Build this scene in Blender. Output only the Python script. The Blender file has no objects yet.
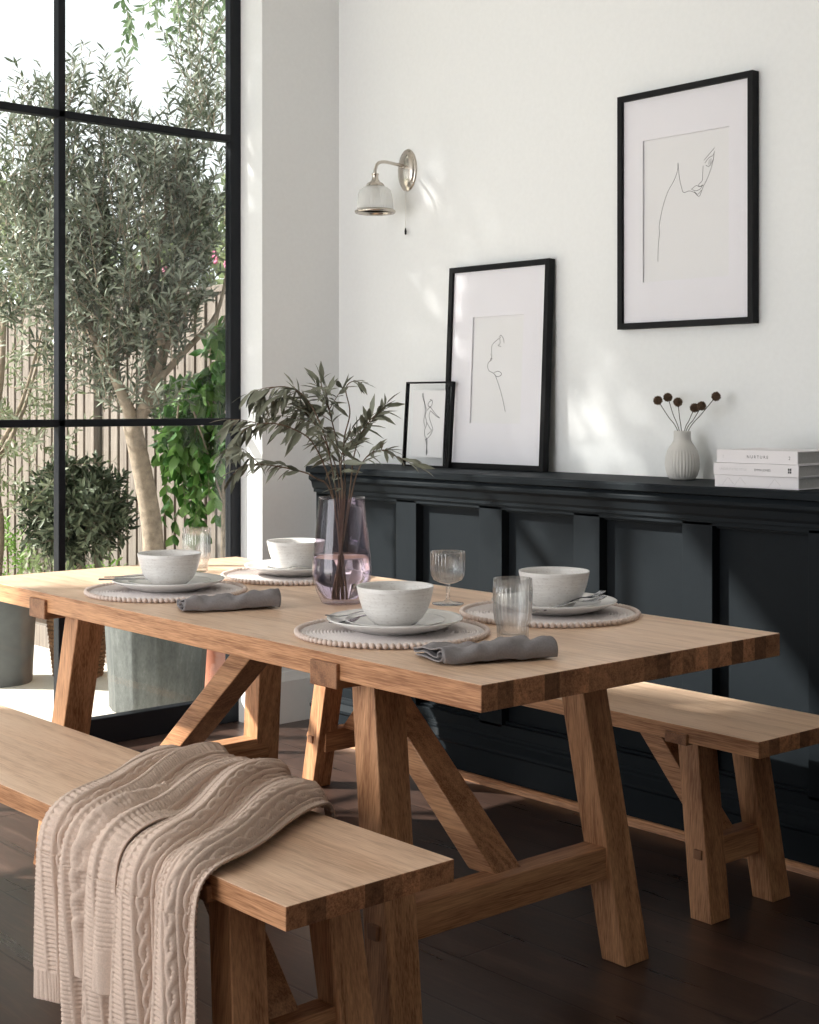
import bpy, math, random
import numpy as np
from mathutils import Vector, Matrix
random.seed(7); np.random.seed(7)
S = bpy.context.scene
COL = S.collection
PI = math.pi

# ------------------------------------------------------------------ mesh helper
class M:
    def __init__(s): s.v = []; s.f = []; s.m = []; s.n = 0; s.np = []
    def add(s, vs, fs, mi=0):
        o = len(s.v); s.v += [tuple(p) for p in vs]; s.f += [tuple(i + o for i in f) for f in fs]; s.m += [mi] * len(fs); return s
    def hexa(s, p, mi=0):           # p: 4 bottom (ccw), 4 top
        return s.add(p, [(3, 2, 1, 0), (4, 5, 6, 7), (0, 1, 5, 4), (1, 2, 6, 5), (2, 3, 7, 6), (3, 0, 4, 7)], mi)
    def box(s, a, b, mi=0):
        x0, y0, z0 = a; x1, y1, z1 = b
        return s.hexa([(x0, y0, z0), (x1, y0, z0), (x1, y1, z0), (x0, y1, z0), (x0, y0, z1), (x1, y0, z1), (x1, y1, z1), (x0, y1, z1)], mi)
    def skew(s, r0, z0, r1, z1, mi=0):   # rect (x0,x1,y0,y1) at z0 to rect at z1
        f = lambda r, z: [(r[0], r[2], z), (r[1], r[2], z), (r[1], r[3], z), (r[0], r[3], z)]
        return s.hexa(f(r0, z0) + f(r1, z1), mi)
    def prism(s, poly, d0, d1, axis='y', mi=0):  # poly 2D extruded along axis
        n = len(poly)
        def P(a, b, d): return {'y': (a, d, b), 'x': (d, a, b), 'z': (a, b, d)}[axis]
        vs = [P(a, b, d0) for a, b in poly] + [P(a, b, d1) for a, b in poly]
        fs = [tuple(range(n)), tuple(range(2 * n - 1, n - 1, -1))] + [(i, i + n, (i + 1) % n + n, (i + 1) % n) for i in range(n)]
        return s.add(vs, fs, mi)
    def lathe(s, prof, seg=48, c=(0, 0, 0), flute=None, mi=0, sx=1., sy=1.):
        o = len(s.v); vs = []; fs = []
        for i, (r, z) in enumerate(prof):
            for k in range(seg):
                a = 2 * PI * k / seg; rr = r if flute is None else flute(r, z, a, i)
                vs.append((c[0] + rr * math.cos(a) * sx, c[1] + rr * math.sin(a) * sy, c[2] + z))
        for i in range(len(prof) - 1):
            for k in range(seg):
                k2 = (k + 1) % seg
                fs.append((i * seg + k, i * seg + k2, (i + 1) * seg + k2, (i + 1) * seg + k))
        if prof[0][0] > 1e-5: fs.append(tuple(range(seg - 1, -1, -1)))
        if prof[-1][0] > 1e-5: fs.append(tuple((len(prof) - 1) * seg + k for k in range(seg)))
        return s.add(vs, fs, mi)
    def tube(s, pts, rad, seg=8, mi=0, cap=True):
        pts = [Vector(p) for p in pts]; n = len(pts)
        if not hasattr(rad, '__len__'): rad = [rad] * n
        t0 = (pts[1] - pts[0]).normalized()
        u = t0.orthogonal().normalized(); vs = []; fs = []
        for i in range(n):
            t = (pts[min(i + 1, n - 1)] - pts[max(i - 1, 0)])
            t = t.normalized() if t.length > 1e-9 else t0
            u = (u - t * u.dot(t)); u = u.normalized() if u.length > 1e-6 else t.orthogonal().normalized()
            w = t.cross(u)
            for k in range(seg):
                a = 2 * PI * k / seg; vs.append(pts[i] + (u * math.cos(a) + w * math.sin(a)) * rad[i])
        for i in range(n - 1):
            for k in range(seg):
                k2 = (k + 1) % seg; fs.append((i * seg + k, i * seg + k2, (i + 1) * seg + k2, (i + 1) * seg + k))
        if cap: fs += [tuple(range(seg - 1, -1, -1)), tuple((n - 1) * seg + k for k in range(seg))]
        return s.add(vs, fs, mi)
    def ball(s, c, r, seg=10, rings=7, mi=0, sz=1.):
        return s.lathe([(max(r * math.sin(PI * i / rings), 1e-6), -r * sz * math.cos(PI * i / rings)) for i in range(rings + 1)], seg, c, mi=mi)
    def build(s, name, mat, parent=None, smooth=False, bevel=0, off=None, loc=None, auto=None):
        me = bpy.data.meshes.new(name)
        vs = s.v if off is None else [(p[0] - off[0], p[1] - off[1], p[2] - off[2]) for p in s.v]
        me.from_pydata(vs, [], s.f)
        mats = mat if isinstance(mat, (list, tuple)) else [mat]
        for m in mats: me.materials.append(m)
        if len(mats) > 1: me.polygons.foreach_set('material_index', s.m)
        if smooth: me.polygons.foreach_set('use_smooth', [True] * len(me.polygons))
        me.update()
        if auto is not None: me.set_sharp_from_angle(angle=math.radians(auto))
        o = bpy.data.objects.new(name, me); COL.objects.link(o)
        if parent: o.parent = parent
        if loc: o.location = loc
        if bevel:
            b = o.modifiers.new('b', 'BEVEL'); b.width = bevel; b.segments = 2; b.limit_method = 'ANGLE'; b.angle_limit = math.radians(40)
        return o

def tag(o, label, cat, group=None, kind=None):
    o['label'] = label; o['category'] = cat
    if group: o['group'] = group
    if kind: o['kind'] = kind
    return o
def thing(name, label, cat, loc=(0, 0, 0), rz=0, group=None):
    o = bpy.data.objects.new(name, None); COL.objects.link(o); o.empty_display_size = .05
    o.location = loc; o.rotation_euler = (0, 0, rz)
    return tag(o, label, cat, group)
def struct(o): o['kind'] = 'structure'; return o
def dup(o, loc, rz=None, label=None, parent=None):
    c = o.copy(); COL.objects.link(c)
    if parent is not None: c.parent = parent
    else:
        c.location = loc
        if rz is not None: c.rotation_euler = (c.rotation_euler[0], c.rotation_euler[1], rz)
        if label: c['label'] = label
    for ch in [x for x in S.objects if x.parent == o]: dup(ch, None, parent=c)
    return c
def smoothpath(pts, n=24):
    P = [np.array(p, float) for p in pts]; P = [2 * P[0] - P[1]] + P + [2 * P[-1] - P[-2]]; out = []
    segs = len(P) - 3; per = max(2, n // segs)
    for i in range(segs):
        a, b, c, d = P[i:i + 4]
        for k in range(per):
            t = k / per
            out.append(.5 * ((2 * b) + (c - a) * t + (2 * a - 5 * b + 4 * c - d) * t * t + (3 * b - a - 3 * c + d) * t ** 3))
    out.append(P[-2]); return [tuple(p) for p in out]

# ------------------------------------------------------------------ materials
def lin(r, g, b):
    f = lambda c: (c / 255) / 12.92 if c / 255 <= .04045 else ((c / 255 + .055) / 1.055) ** 2.4
    return (f(r), f(g), f(b), 1)
class N:
    def __init__(s, name):
        s.mat = bpy.data.materials.new(name); s.mat.use_nodes = True; s.t = s.mat.node_tree; s.b = s.t.nodes['Principled BSDF']; s.out = s.t.nodes['Material Output']
    def n(s, ty, **kw):
        x = s.t.nodes.new(ty)
        for k, v in kw.items():
            if k in x.inputs.keys(): x.inputs[k].default_value = v
            else: setattr(x, k, v)
        return x
    def l(s, a, b): s.t.links.new(a, b)
    def ramp(s, src, stops):
        r = s.n('ShaderNodeValToRGB'); e = r.color_ramp.elements
        e[0].position, e[0].color = stops[0]; e[1].position, e[1].color = stops[-1]
        for p, c in stops[1:-1]: q = e.new(p); q.color = c
        s.l(src, r.inputs['Fac']); return r.outputs['Color']
    def coord(s, scale=(1, 1, 1), rot=(0, 0, 0)):
        c = s.n('ShaderNodeTexCoord'); m = s.n('ShaderNodeMapping'); m.inputs['Scale'].default_value = scale; m.inputs['Rotation'].default_value = rot
        s.l(c.outputs['Object'], m.inputs['Vector']); return m.outputs['Vector']
    def noise(s, vec, scale, detail=4, rough=.5, dist=0.):
        x = s.n('ShaderNodeTexNoise'); x.inputs['Scale'].default_value = scale; x.inputs['Detail'].default_value = detail
        x.inputs['Roughness'].default_value = rough; x.inputs['Distortion'].default_value = dist; s.l(vec, x.inputs['Vector']); return x.outputs['Fac']
    def mix(s, a, b, fac, mode='MIX'):
        x = s.n('ShaderNodeMix', data_type='RGBA', blend_type=mode)
        for sock, v in ((x.inputs[6], a), (x.inputs[7], b), (x.inputs[0], fac)):
            if hasattr(v, 'links'): s.l(v, sock)
            else: sock.default_value = v
        return x.outputs[2]
    def math(s, op, a, b=0.):
        x = s.n('ShaderNodeMath', operation=op)
        for i, v in enumerate((a, b)):
            if hasattr(v, 'links'): s.l(v, x.inputs[i])
            else: x.inputs[i].default_value = v
        return x.outputs[0]
    def bump(s, h, strength=.3, dist=.002):
        x = s.n('ShaderNodeBump'); x.inputs['Strength'].default_value = strength; x.inputs['Distance'].default_value = dist
        s.l(h, x.inputs['Height']); s.l(x.outputs['Normal'], s.b.inputs['Normal'])
def plain(name, c, rough=.5, metal=0., noise=0., nscale=30, bump=0., spec=.5):
    k = N(name); k.b.inputs['Roughness'].default_value = rough; k.b.inputs['Metallic'].default_value = metal; k.b.inputs['Specular IOR Level'].default_value = spec
    v = k.coord(); f = k.noise(v, nscale, 5, .6)
    lo = tuple(x * (1 - noise) for x in c[:3]) + (1,); hi = tuple(min(1, x * (1 + noise)) for x in c[:3]) + (1,)
    k.l(k.ramp(f, [(.3, lo), (.7, hi)]), k.b.inputs['Base Color'])
    if bump: k.bump(f, bump, .003)
    return k.mat
def oak(name, axis, light, dark, rough=.45, staves=None, endgrain=False):
    k = N(name); k.b.inputs['Roughness'].default_value = rough; k.b.inputs['Specular IOR Level'].default_value = .35
    sc = [1, 1, 1]; sc[axis] = .045
    v = k.coord(tuple(sc))
    oi = k.n('ShaderNodeObjectInfo')
    cv = k.n('ShaderNodeVectorMath', operation='ADD'); k.l(v, cv.inputs[0])
    cm = k.n('ShaderNodeCombineXYZ'); k.l(k.math('MULTIPLY', oi.outputs['Random'], 7.), cm.inputs[0]); k.l(k.math('MULTIPLY', oi.outputs['Random'], 3.), cm.inputs[1]); k.l(cm.outputs[0], cv.inputs[1])
    vec = cv.outputs[0]
    n1 = k.noise(vec, 11, 4, .6, .3)
    n0 = k.noise(vec, 5.5 if not endgrain else 9., 2, .45, .5); rings = k.math('PINGPONG', k.math('MULTIPLY', n0, 9.), .5)
    n2 = k.noise(vec, 330, 2, .6); n3 = k.noise(vec, 90, 2, .5)
    g = k.math('ADD', k.math('MULTIPLY', rings, .22), k.math('ADD', k.math('MULTIPLY', n1, .30), k.math('ADD', k.math('MULTIPLY', n2, .50), k.math('MULTIPLY', n3, .22))))
    c = k.ramp(g, [(.43, tuple(x * .85 for x in dark[:3]) + (1,)), (.57, tuple((a + b) / 2 for a, b in zip(light, dark))), (.72, light)])
    if staves:
        tc = k.n('ShaderNodeTexCoord'); sx = k.n('ShaderNodeSeparateXYZ'); k.l(tc.outputs['Object'], sx.inputs[0])
        fl = k.math('FLOOR', k.math('MULTIPLY', sx.outputs[0], 1 / staves[0]))
        wn = k.n('ShaderNodeTexWhiteNoise', noise_dimensions='1D'); k.l(fl, wn.inputs['W'])
        sh = k.ramp(wn.outputs['Value'], [(0, (1 - staves[1],) * 3 + (1,)), (1, (1 + staves[1],) * 3 + (1,))])
        c = k.mix(c, sh, 1., 'MULTIPLY')
    k.l(c, k.b.inputs['Base Color']); k.bump(n2, .2, .001)
    return k.mat
OL, OD = lin(212, 160, 118), lin(150, 100, 66)
oakX, oakY, oakZ = oak('oak_x', 0, OL, OD), oak('oak_y', 1, OL, OD), oak('oak_z', 2, OL, OD)
topO = oak('oak_top_sky_sheen', 1, lin(238, 208, 181), lin(216, 178, 147), .38, staves=(.105, .05))  # same oak made paler to carry the sky sheen on upward faces
endO = oak('oak_end_grain', 1, lin(184, 132, 96), lin(128, 86, 60), .55, staves=(.0405, .48), endgrain=True)
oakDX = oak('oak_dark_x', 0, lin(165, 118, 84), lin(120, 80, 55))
pegO = oak('oak_peg', 2, lin(160, 115, 84), lin(120, 82, 58))

def wallmat(name, c, sc=60):
    return plain(name, c, .75, 0, .015, sc, .04, .25)
wallW = wallmat('white_wall_paint', lin(232, 233, 233))
ceilW = wallmat('ceiling_paint', lin(238, 238, 236))
darkP = plain('charcoal_paint', lin(24, 29, 33), .62, 0, .05, 40, .03, .10)
skirtW = plain('white_gloss', lin(235, 234, 230), .35, 0, .01)
steel = plain('black_steel', lin(16, 19, 25), .45, 0, .1, 20, 0, .25)
blackF = plain('black_frame', lin(14, 14, 16), .6, 0, .1, 60, 0, .2)
matB = plain('mount_board', lin(228, 226, 231), .8, 0, .01)
paper = plain('print_paper', lin(226, 225, 226), .8, 0, .01)
inkM = plain('ink', lin(60, 58, 58), .7)
ceram = plain('white_glaze', lin(232, 229, 226), .22, 0, .01, 20, 0., .5)
def speckle():
    k = N('speckled_glaze'); k.b.inputs['Roughness'].default_value = .3
    v = k.coord((1, 1, 2.5)); f = k.noise(v, 120, 6, .7); v2 = k.coord((1, 1, 14)); f2 = k.noise(v2, 14, 4, .6)
    c = k.ramp(f, [(.34, lin(206, 199, 195)), (.45, lin(229, 226, 223)), (1, lin(236, 233, 230))])
    c2 = k.ramp(f2, [(.35, lin(214, 210, 206)), (.6, (1, 1, 1, 1))])
    k.l(k.mix(c, c2, .3, 'MULTIPLY'), k.b.inputs['Base Color']); k.bump(f2, .15, .002); return k.mat
bowlM = speckle()
def floormat():
    k = N('dark_floorboards'); c = k.coord((1, 1, 1), (0, 0, PI / 2))
    b = k.n('ShaderNodeTexBrick'); b.offset = .37; b.offset_frequency = 2
    for a, v in (('Scale', 1), ('Mortar Size', .0035), ('Mortar Smooth', .3), ('Brick Width', 1.75), ('Row Height', .19), ('Bias', 0.)): b.inputs[a].default_value = v
    b.inputs['Color1'].default_value = (.38, .38, .38, 1); b.inputs['Color2'].default_value = (.85, .85, .85, 1); b.inputs['Mortar'].default_value = (.02, .02, .02, 1)
    k.l(c, b.inputs['Vector'])
    v = k.coord((1, .09, 1)); n1 = k.noise(v, 14, 6, .6, 1.2); n2 = k.noise(v, 160, 3, .6)
    g = k.math('ADD', k.math('MULTIPLY', n1, .7), k.math('MULTIPLY', n2, .3))
    col = k.ramp(g, [(.32, lin(58, 44, 38)), (.52, lin(82, 62, 54)), (.72, lin(112, 88, 76))])
    k.l(k.mix(col, b.outputs['Color'], .75, 'MULTIPLY'), k.b.inputs['Base Color'])
    r = k.n('ShaderNodeMapRange'); k.l(n1, r.inputs['Value']); r.inputs['To Min'].default_value = .22; r.inputs['To Max'].default_value = .38; k.l(r.outputs[0], k.b.inputs['Roughness'])
    h = k.math('ADD', k.math('MULTIPLY', g, .5), k.math('MULTIPLY', k.math('SUBTRACT', 1., b.outputs['Fac']), .8)); k.bump(h, .35, .003)
    return k.mat
floorM = floormat()
def galv():
    k = N('galvanised_zinc'); v = k.coord((1, 1, .5)); f = k.noise(v, 16, 6, .7); f2 = k.noise(v, 130, 3, .6)
    g = k.math('ADD', k.math('MULTIPLY', f, .7), k.math('MULTIPLY', f2, .3))
    k.l(k.ramp(g, [(.3, lin(76, 79, 78)), (.55, lin(102, 105, 103)), (.75, lin(130, 132, 130))]), k.b.inputs['Base Color'])
    k.b.inputs['Roughness'].default_value = .55; k.b.inputs['Metallic'].default_value = .25; return k.mat
zinc = galv()
lead = plain('dark_grey_pot', lin(98, 101, 102), .6, .1, .15, 14)
terra = plain('terracotta', lin(196, 128, 104), .8, 0, .1, 20)
wick = plain('wicker', lin(140, 104, 74), .8, 0, .35, 120, .5)
soilM = plain('soil', lin(70, 55, 42), .95, 0, .3, 60, .5)
patioM = plain('pale_stone', lin(225, 218, 205), .8, 0, .06, 6)
lawnM = plain('earth_and_lawn', lin(110, 125, 75), .95, 0, .25, 8)
fenceM = oak('larch', 2, lin(142, 132, 123), lin(110, 101, 93), .85)
fenceD = plain('fence_backing', lin(78, 68, 60), .85, 0, .15, 30)
barkM = plain('olive_bark', lin(150, 135, 118), .9, 0, .3, 34, .6)
stemM = plain('stem_brown', lin(108, 88, 72), .8, 0, .25, 50)
def leafmat(name, top, back, trans=.25, rough=.5):
    k = N(name); g = k.n('ShaderNodeNewGeometry'); f = k.noise(k.coord(), 9, 3, .6)
    t = k.mix(tuple(x * .65 for x in top[:3]) + (1,), tuple(min(1, x * 1.4) for x in top[:3]) + (1,), f)
    c = k.mix(t, back, g.outputs['Backfacing']); k.l(c, k.b.inputs['Base Color']); k.b.inputs['Roughness'].default_value = rough
    tr = k.n('ShaderNodeBsdfTranslucent'); k.l(c, tr.inputs['Color']); ms = k.n('ShaderNodeMixShader'); ms.inputs[0].default_value = trans
    k.l(k.b.outputs[0], ms.inputs[1]); k.l(tr.outputs[0], ms.inputs[2]); k.l(ms.outputs[0], k.out.inputs['Surface']); return k.mat
oliveL = leafmat('olive_leaf', lin(88, 98, 78), lin(160, 168, 150), .12, .32)
oliveG = leafmat('olive_leaf_green', lin(118, 130, 92), lin(165, 172, 148), .35)
baylL = leafmat('bay_leaf', lin(62, 74, 54), lin(104, 114, 90), .15)
vivid = leafmat('bright_leaf', lin(66, 108, 46), lin(104, 140, 72), .3, .35)
dullG = leafmat('dull_green_leaf', lin(84, 108, 70), lin(120, 140, 104), .3)
hedgeL = leafmat('hedge_leaf', lin(126, 140, 98), lin(148, 160, 120), .35)
groundL = leafmat('ground_leaf', lin(110, 148, 66), lin(140, 168, 96), .35)
cutL = leafmat('cut_olive_leaf', lin(92, 95, 80), lin(132, 134, 116), .12, .45)
pinkM = plain('pink_petal', lin(222, 130, 160), .7, 0, .1)
def glass(name, c, ior=1.45, rough=0.):
    k = N(name); k.b.inputs['Base Color'].default_value = c; k.b.inputs['Transmission Weight'].default_value = 1; k.b.inputs['Roughness'].default_value = rough; k.b.inputs['IOR'].default_value = ior
    return k.mat
def thinglass(name, tint, refl=1.):
    k = N(name); fr = k.n('ShaderNodeFresnel'); ge = k.n('ShaderNodeNewGeometry'); k.l(k.math('SUBTRACT', 1.45, k.math('MULTIPLY', ge.outputs['Backfacing'], 1.45 - 1 / 1.45)), fr.inputs['IOR'])
    tr = k.n('ShaderNodeBsdfTransparent'); tr.inputs['Color'].default_value = tint; gl = k.n('ShaderNodeBsdfGlossy'); gl.inputs['Roughness'].default_value = .02
    ms = k.n('ShaderNodeMixShader'); k.l(k.math('MULTIPLY', fr.outputs[0], refl), ms.inputs[0]); k.l(tr.outputs[0], ms.inputs[1]); k.l(gl.outputs[0], ms.inputs[2]); k.l(ms.outputs[0], k.out.inputs['Surface']); return k.mat
paneG = thinglass('window_glass', (.97, .98, .97, 1), .6)
pictG = thinglass('picture_glass', (.99, .99, .99, 1), .06)
def ribglass(name, fac):
    m = thinglass(name, (.985, .99, .99, 1), 2.6); t = m.node_tree; b = t.nodes['Principled BSDF']; out = t.nodes['Material Output']
    b.inputs['Base Color'].default_value = (1, 1, 1, 1); b.inputs['Transmission Weight'].default_value = 1; b.inputs['Roughness'].default_value = .0; b.inputs['IOR'].default_value = 1.45
    prev = out.inputs['Surface'].links[0].from_socket; ms = t.nodes.new('ShaderNodeMixShader'); ms.inputs[0].default_value = fac
    t.links.new(prev, ms.inputs[1]); t.links.new(b.outputs[0], ms.inputs[2]); t.links.new(ms.outputs[0], out.inputs['Surface']); return m
clearG = ribglass('clear_glass', .16)
vaseG = thinglass('lilac_glass', (.935, .90, .94, 1), 1.1)
waterG = glass('water', (.96, .93, .94, 1), 1.33)
def frosted(name):
    k = N(name); k.b.inputs['Base Color'].default_value = (.96, .96, .95, 1); k.b.inputs['Roughness'].default_value = .18
    tl = k.n('ShaderNodeBsdfTranslucent'); tl.inputs['Color'].default_value = (.97, .97, .96, 1); tr = k.n('ShaderNodeBsdfTransparent'); tr.inputs['Color'].default_value = (.985, .985, .98, 1)
    m1 = k.n('ShaderNodeMixShader'); m1.inputs[0].default_value = .5; m2 = k.n('ShaderNodeMixShader'); m2.inputs[0].default_value = .68
    k.l(k.b.outputs[0], m1.inputs[1]); k.l(tl.outputs[0], m1.inputs[2]); k.l(m1.outputs[0], m2.inputs[1]); k.l(tr.outputs[0], m2.inputs[2]); k.l(m2.outputs[0], k.out.inputs['Surface']); return k.mat
shadeG = frosted('prismatic_glass')
nick = plain('brushed_nickel', lin(196, 188, 178), .24, 1., .05, 60)
cutlM = plain('steel_cutlery', lin(205, 206, 208), .16, 1., .02, 60)
napM = plain('grey_linen', lin(134, 129, 130), .9, 0, .10, 260, .25)
matM = plain('woven_placemat', lin(226, 217, 214), .9, 0, .08, 200, .3)
beadM = plain('wooden_bead', lin(216, 198, 188), .6, 0, .08, 60)
knitM = plain('beige_wool', lin(206, 184, 169), .95, 0, .10, 300, .35, .1)
stoneW = plain('matt_porcelain', lin(206, 203, 198), .6, 0, .02)
podM = plain('dried_seed_head', lin(92, 72, 54), .9, 0, .4, 120)
dryStem = plain('dry_stem', lin(70, 62, 52), .8, 0, .2)
bookW = plain('book_cover', lin(228, 224, 226), .55, 0, .01)
bookP = plain('book_pages', lin(186, 184, 182), .85, 0, .10, 160)
greyInk = plain('grey_ink', lin(196, 193, 194), .7)

# ------------------------------------------------------------------ room shell
WX, BY, CZ = 3.73, 4.637, 3.40          # right wall face, window wall face, ceiling
GY = 4.80                                # glazing plane
WL, WR, WT = .26, 3.346, 3.12            # window opening
struct(M().box((-1.6, -1.9, -.12), (WX + .2, 4.88, 0)).build('floor', floorM))
struct(M().box((-1.8, -2.1, CZ), (WX + .2, 4.88, CZ + .2)).build('ceiling', ceilW))
struct(M().box((WX, -2.1, 0), (WX + .2, 4.88, CZ)).build('wall_right', wallW))
w = M().box((WR, BY, 0), (WX, 4.88, CZ)).box((WL, BY, WT), (WR, 4.88, CZ)).box((-1.8, BY, 0), (WL, 4.88, CZ))
struct(w.build('wall_back', wallW))
struct(M().box((-1.8, -2.1, 0), (WX, -1.9, CZ)).build('wall_front', plain('grey_wall_paint', lin(196, 196, 195), .8, 0, .02)))
w = M().box((-1.8, -1.9, 0), (-1.6, 1.9, CZ)).box((-1.8, 4.5, 0), (-1.6, BY, CZ)).box((-1.8, 1.9, 2.9), (-1.6, 4.5, CZ))  # unseen opening, placed and sized to let the side light in
struct(w.build('wall_left', wallW))
# steel window
w = struct(bpy.data.objects.new('window_1', None)); COL.objects.link(w); w.location = (WL, GY, 0)
f = M(); y0, y1 = GY - .02, GY + .02
f.box((WR - .050, y0, .0), (WR, y1, WT)).box((WL, y0, 0), (WL + .055, y1, WT)).box((WL, y0, WT - .05), (WR, y1, WT)).box((WL, y0 - .01, 0), (WR, y1, .10))
bars = [2.560 - .772 * i for i in range(1)] + [1.45]
f.build('window_frame', steel, w, bevel=.004, off=w.location)
for bx in bars:
    M().box((bx - .014, y0, .1), (bx + .014, y1, WT - .05)).build('glazing_bar', steel, w, bevel=.003, off=w.location)
for bz in (1.190, 2.312):
    M().box((WL + .05, y0, bz - .014), (WR - .05, y1, bz + .014)).build('glazing_bar', steel, w, bevel=.003, off=w.location)
xs = [WL + .055] + bars[::-1] + [WR - .050]; zs = [.1, 1.190, 2.312, WT - .05]
for i in range(3):
    for j in range(3):
        M().box((xs[i], GY - .002, zs[j]), (xs[i + 1], GY + .002, zs[j + 1])).build('pane', paneG, w, off=w.location)
struct(M().prism([(BY - .018, 0), (BY, 0), (BY, .2), (BY - .006, .2), (BY - .010, .185), (BY - .018, .165)], WR - .016, WX, 'x').build('baseboard_back', skirtW))
struct(M().prism([(WR - .018, 0), (WR, 0), (WR, .2), (WR - .006, .2), (WR - .010, .185), (WR - .018, .165)], BY - .018, GY - .03, 'y').build('baseboard_reveal', skirtW))
# panelled half wall
PE = 4.39; P0 = -1.85
p = M().box((3.455, P0, 0), (WX, PE, 1.0))
F0, F1 = 3.42, 3.456
p.box((F0, P0, .91), (F1, PE, .99)).box((F0, P0, .02), (F1, PE, .20))
starts = [4.243 - .4245 * i for i in range(15)]
prev = PE
for y in starts:
    if y - .317 < P0: break
    p.box((F0, y, .19), (F1, prev, .92)); 
    a, b = y - .317, y                      # small moulding inside each panel
    for (ya, yb, za, zb) in ((a, b, .20, .208), (a, b, .902, .91)):
        p.box((F0 + .018, ya, za), (F1, yb, zb))
    prev = a
p.box((F0, P0, .19), (F1, prev, .92))
p.prism([(3.375, 1.002), (3.375, 1.019), (3.380, 1.025), (WX, 1.025), (WX, .985), (3.415, .985), (3.395, .998)], P0, PE + .008, 'y')
p.prism([(3.395, .998), (3.46, .998), (3.46, .925), (3.412, .925), (3.412, .936), (3.406, .944), (3.400, .965), (3.388, .975), (3.388, .985)], P0, PE + .006, 'y')
p.prism([(3.398, .0), (3.46, .0), (3.46, .165), (3.418, .165), (3.416, .155), (3.408, .150), (3.408, .142), (3.400, .132), (3.392, .122), (3.392, .112), (3.398, .106)], P0, PE + .004, 'y')
struct(p.build('trim_1', darkP, bevel=.0015))
struct(M().prism([(3.374, 0), (3.40, 0), (3.40, .022), (3.386, .022), (3.378, .014)], P0, PE, 'y').build('trim_2', oakY))

# ------------------------------------------------------------------ dining table
TX, TY = 1.813, 1.85
t = thing('dining_table', 'long oak trestle dining table with chunky end grain top, laid for four', 'table', (TX, TY, 0), -.012)
def top_mesh(lx, ly, z0, z1):
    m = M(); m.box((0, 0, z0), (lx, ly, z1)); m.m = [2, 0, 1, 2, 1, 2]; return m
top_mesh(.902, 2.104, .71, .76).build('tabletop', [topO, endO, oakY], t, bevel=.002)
L2 = 2.104
for near in (0, 1):
    fy = (lambda y: y) if not near else (lambda y: L2 - .022 - y)
    fb_ = (lambda y: y + .012) if not near else (lambda y: L2 + .032 - y)
    def rect(x0, x1, ya, yb): a, b = sorted((fy(ya), fy(yb))); return (x0, x1, a, b)
    for side in (0, 1):
        sh = 0 if not near else .018
        f0 = rect(.020, .102, .268, .340); f1 = rect(.063, .145, .378, .450)
        if side: f0 = rect(.703, .785, .268, .340); f1 = rect(.658, .740, .378, .450)
        f0 = (f0[0] + sh, f0[1] + sh) + f0[2:]; f1 = (f1[0] + sh, f1[1] + sh) + f1[2:]; 
        lg = M().skew(f0, 0, f1, .71).build('leg', oakZ, t, bevel=.003)
        ya = fy(.338); xp = .033 + sh if not side else .772 + sh
        M().box((xp - .008, ya - .014, .206), (xp + .010, ya + .014, .236)).build('peg', pegO, lg, bevel=.002)
    a, b = sorted((fb_(.395), fb_(.483)))
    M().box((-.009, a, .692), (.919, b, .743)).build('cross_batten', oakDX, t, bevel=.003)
    a, b = sorted((fy(.314), fy(.378)))
    M().box((.075, a, .188), (.75, b, .262)).build('stretcher', oakX, t, bevel=.003)
    br = M(); pts = [(fy(.335), .255), (fy(.870), .712), (fy(.965), .712), (fy(.425), .255)]
    br.prism(pts, .368, .448, 'x').build('brace', oakY, t, bevel=.003)

# ------------------------------------------------------------------ benches
def make_bench(loc, label, rz=0.):
    t = thing('bench', label, 'bench', loc, rz, 'oak trestle benches'); LY = 1.987; W = .364
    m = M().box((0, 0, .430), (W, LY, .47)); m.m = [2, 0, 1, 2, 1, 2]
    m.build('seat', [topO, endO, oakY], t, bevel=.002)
    for near in (0, 1):
        fy = (lambda y: y) if not near else (lambda y: LY - y)
        def rect(x0, x1, ya, yb): a, b = sorted((fy(ya), fy(yb))); return (x0, x1, a, b)
        for side in (0, 1):
            f0 = rect(.010, .084, .146, .210); f1 = rect(.034, .108, .207, .271)
            if side: f0 = rect(.257, .331, .146, .210); f1 = rect(.235, .309, .207, .271)
            lg = M().skew(f0, 0, f1, .43).build('leg', oakZ, t, bevel=.0025)
            ya = fy(.192); xp = .0195 if not side else .3225
            M().box((xp - .006, ya - .012, .147), (xp + .006, ya + .012, .170)).build('peg', pegO, lg, bevel=.0015)
        a, b = sorted((fy(.208), fy(.277)))
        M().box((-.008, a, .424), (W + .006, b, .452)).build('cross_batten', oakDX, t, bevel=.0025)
        a, b = sorted((fy(.185), fy(.236)))
        M().box((.045, a, .117), (.29, b, .188)).build('stretcher', oakX, t, bevel=.0025)
        M().prism([(fy(.215), .184), (fy(.435), .431), (fy(.51), .431), (fy(.29), .184)], .128, .193, 'x').build('brace', oakY, t, bevel=.0025)
    return t
make_bench((2.866, 2.00, 0), 'oak bench along the dark panelling behind the table, seat bare', -.028)
make_bench((1.372, 1.838, 0), 'oak bench in the foreground with a beige knitted throw over it')

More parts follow.
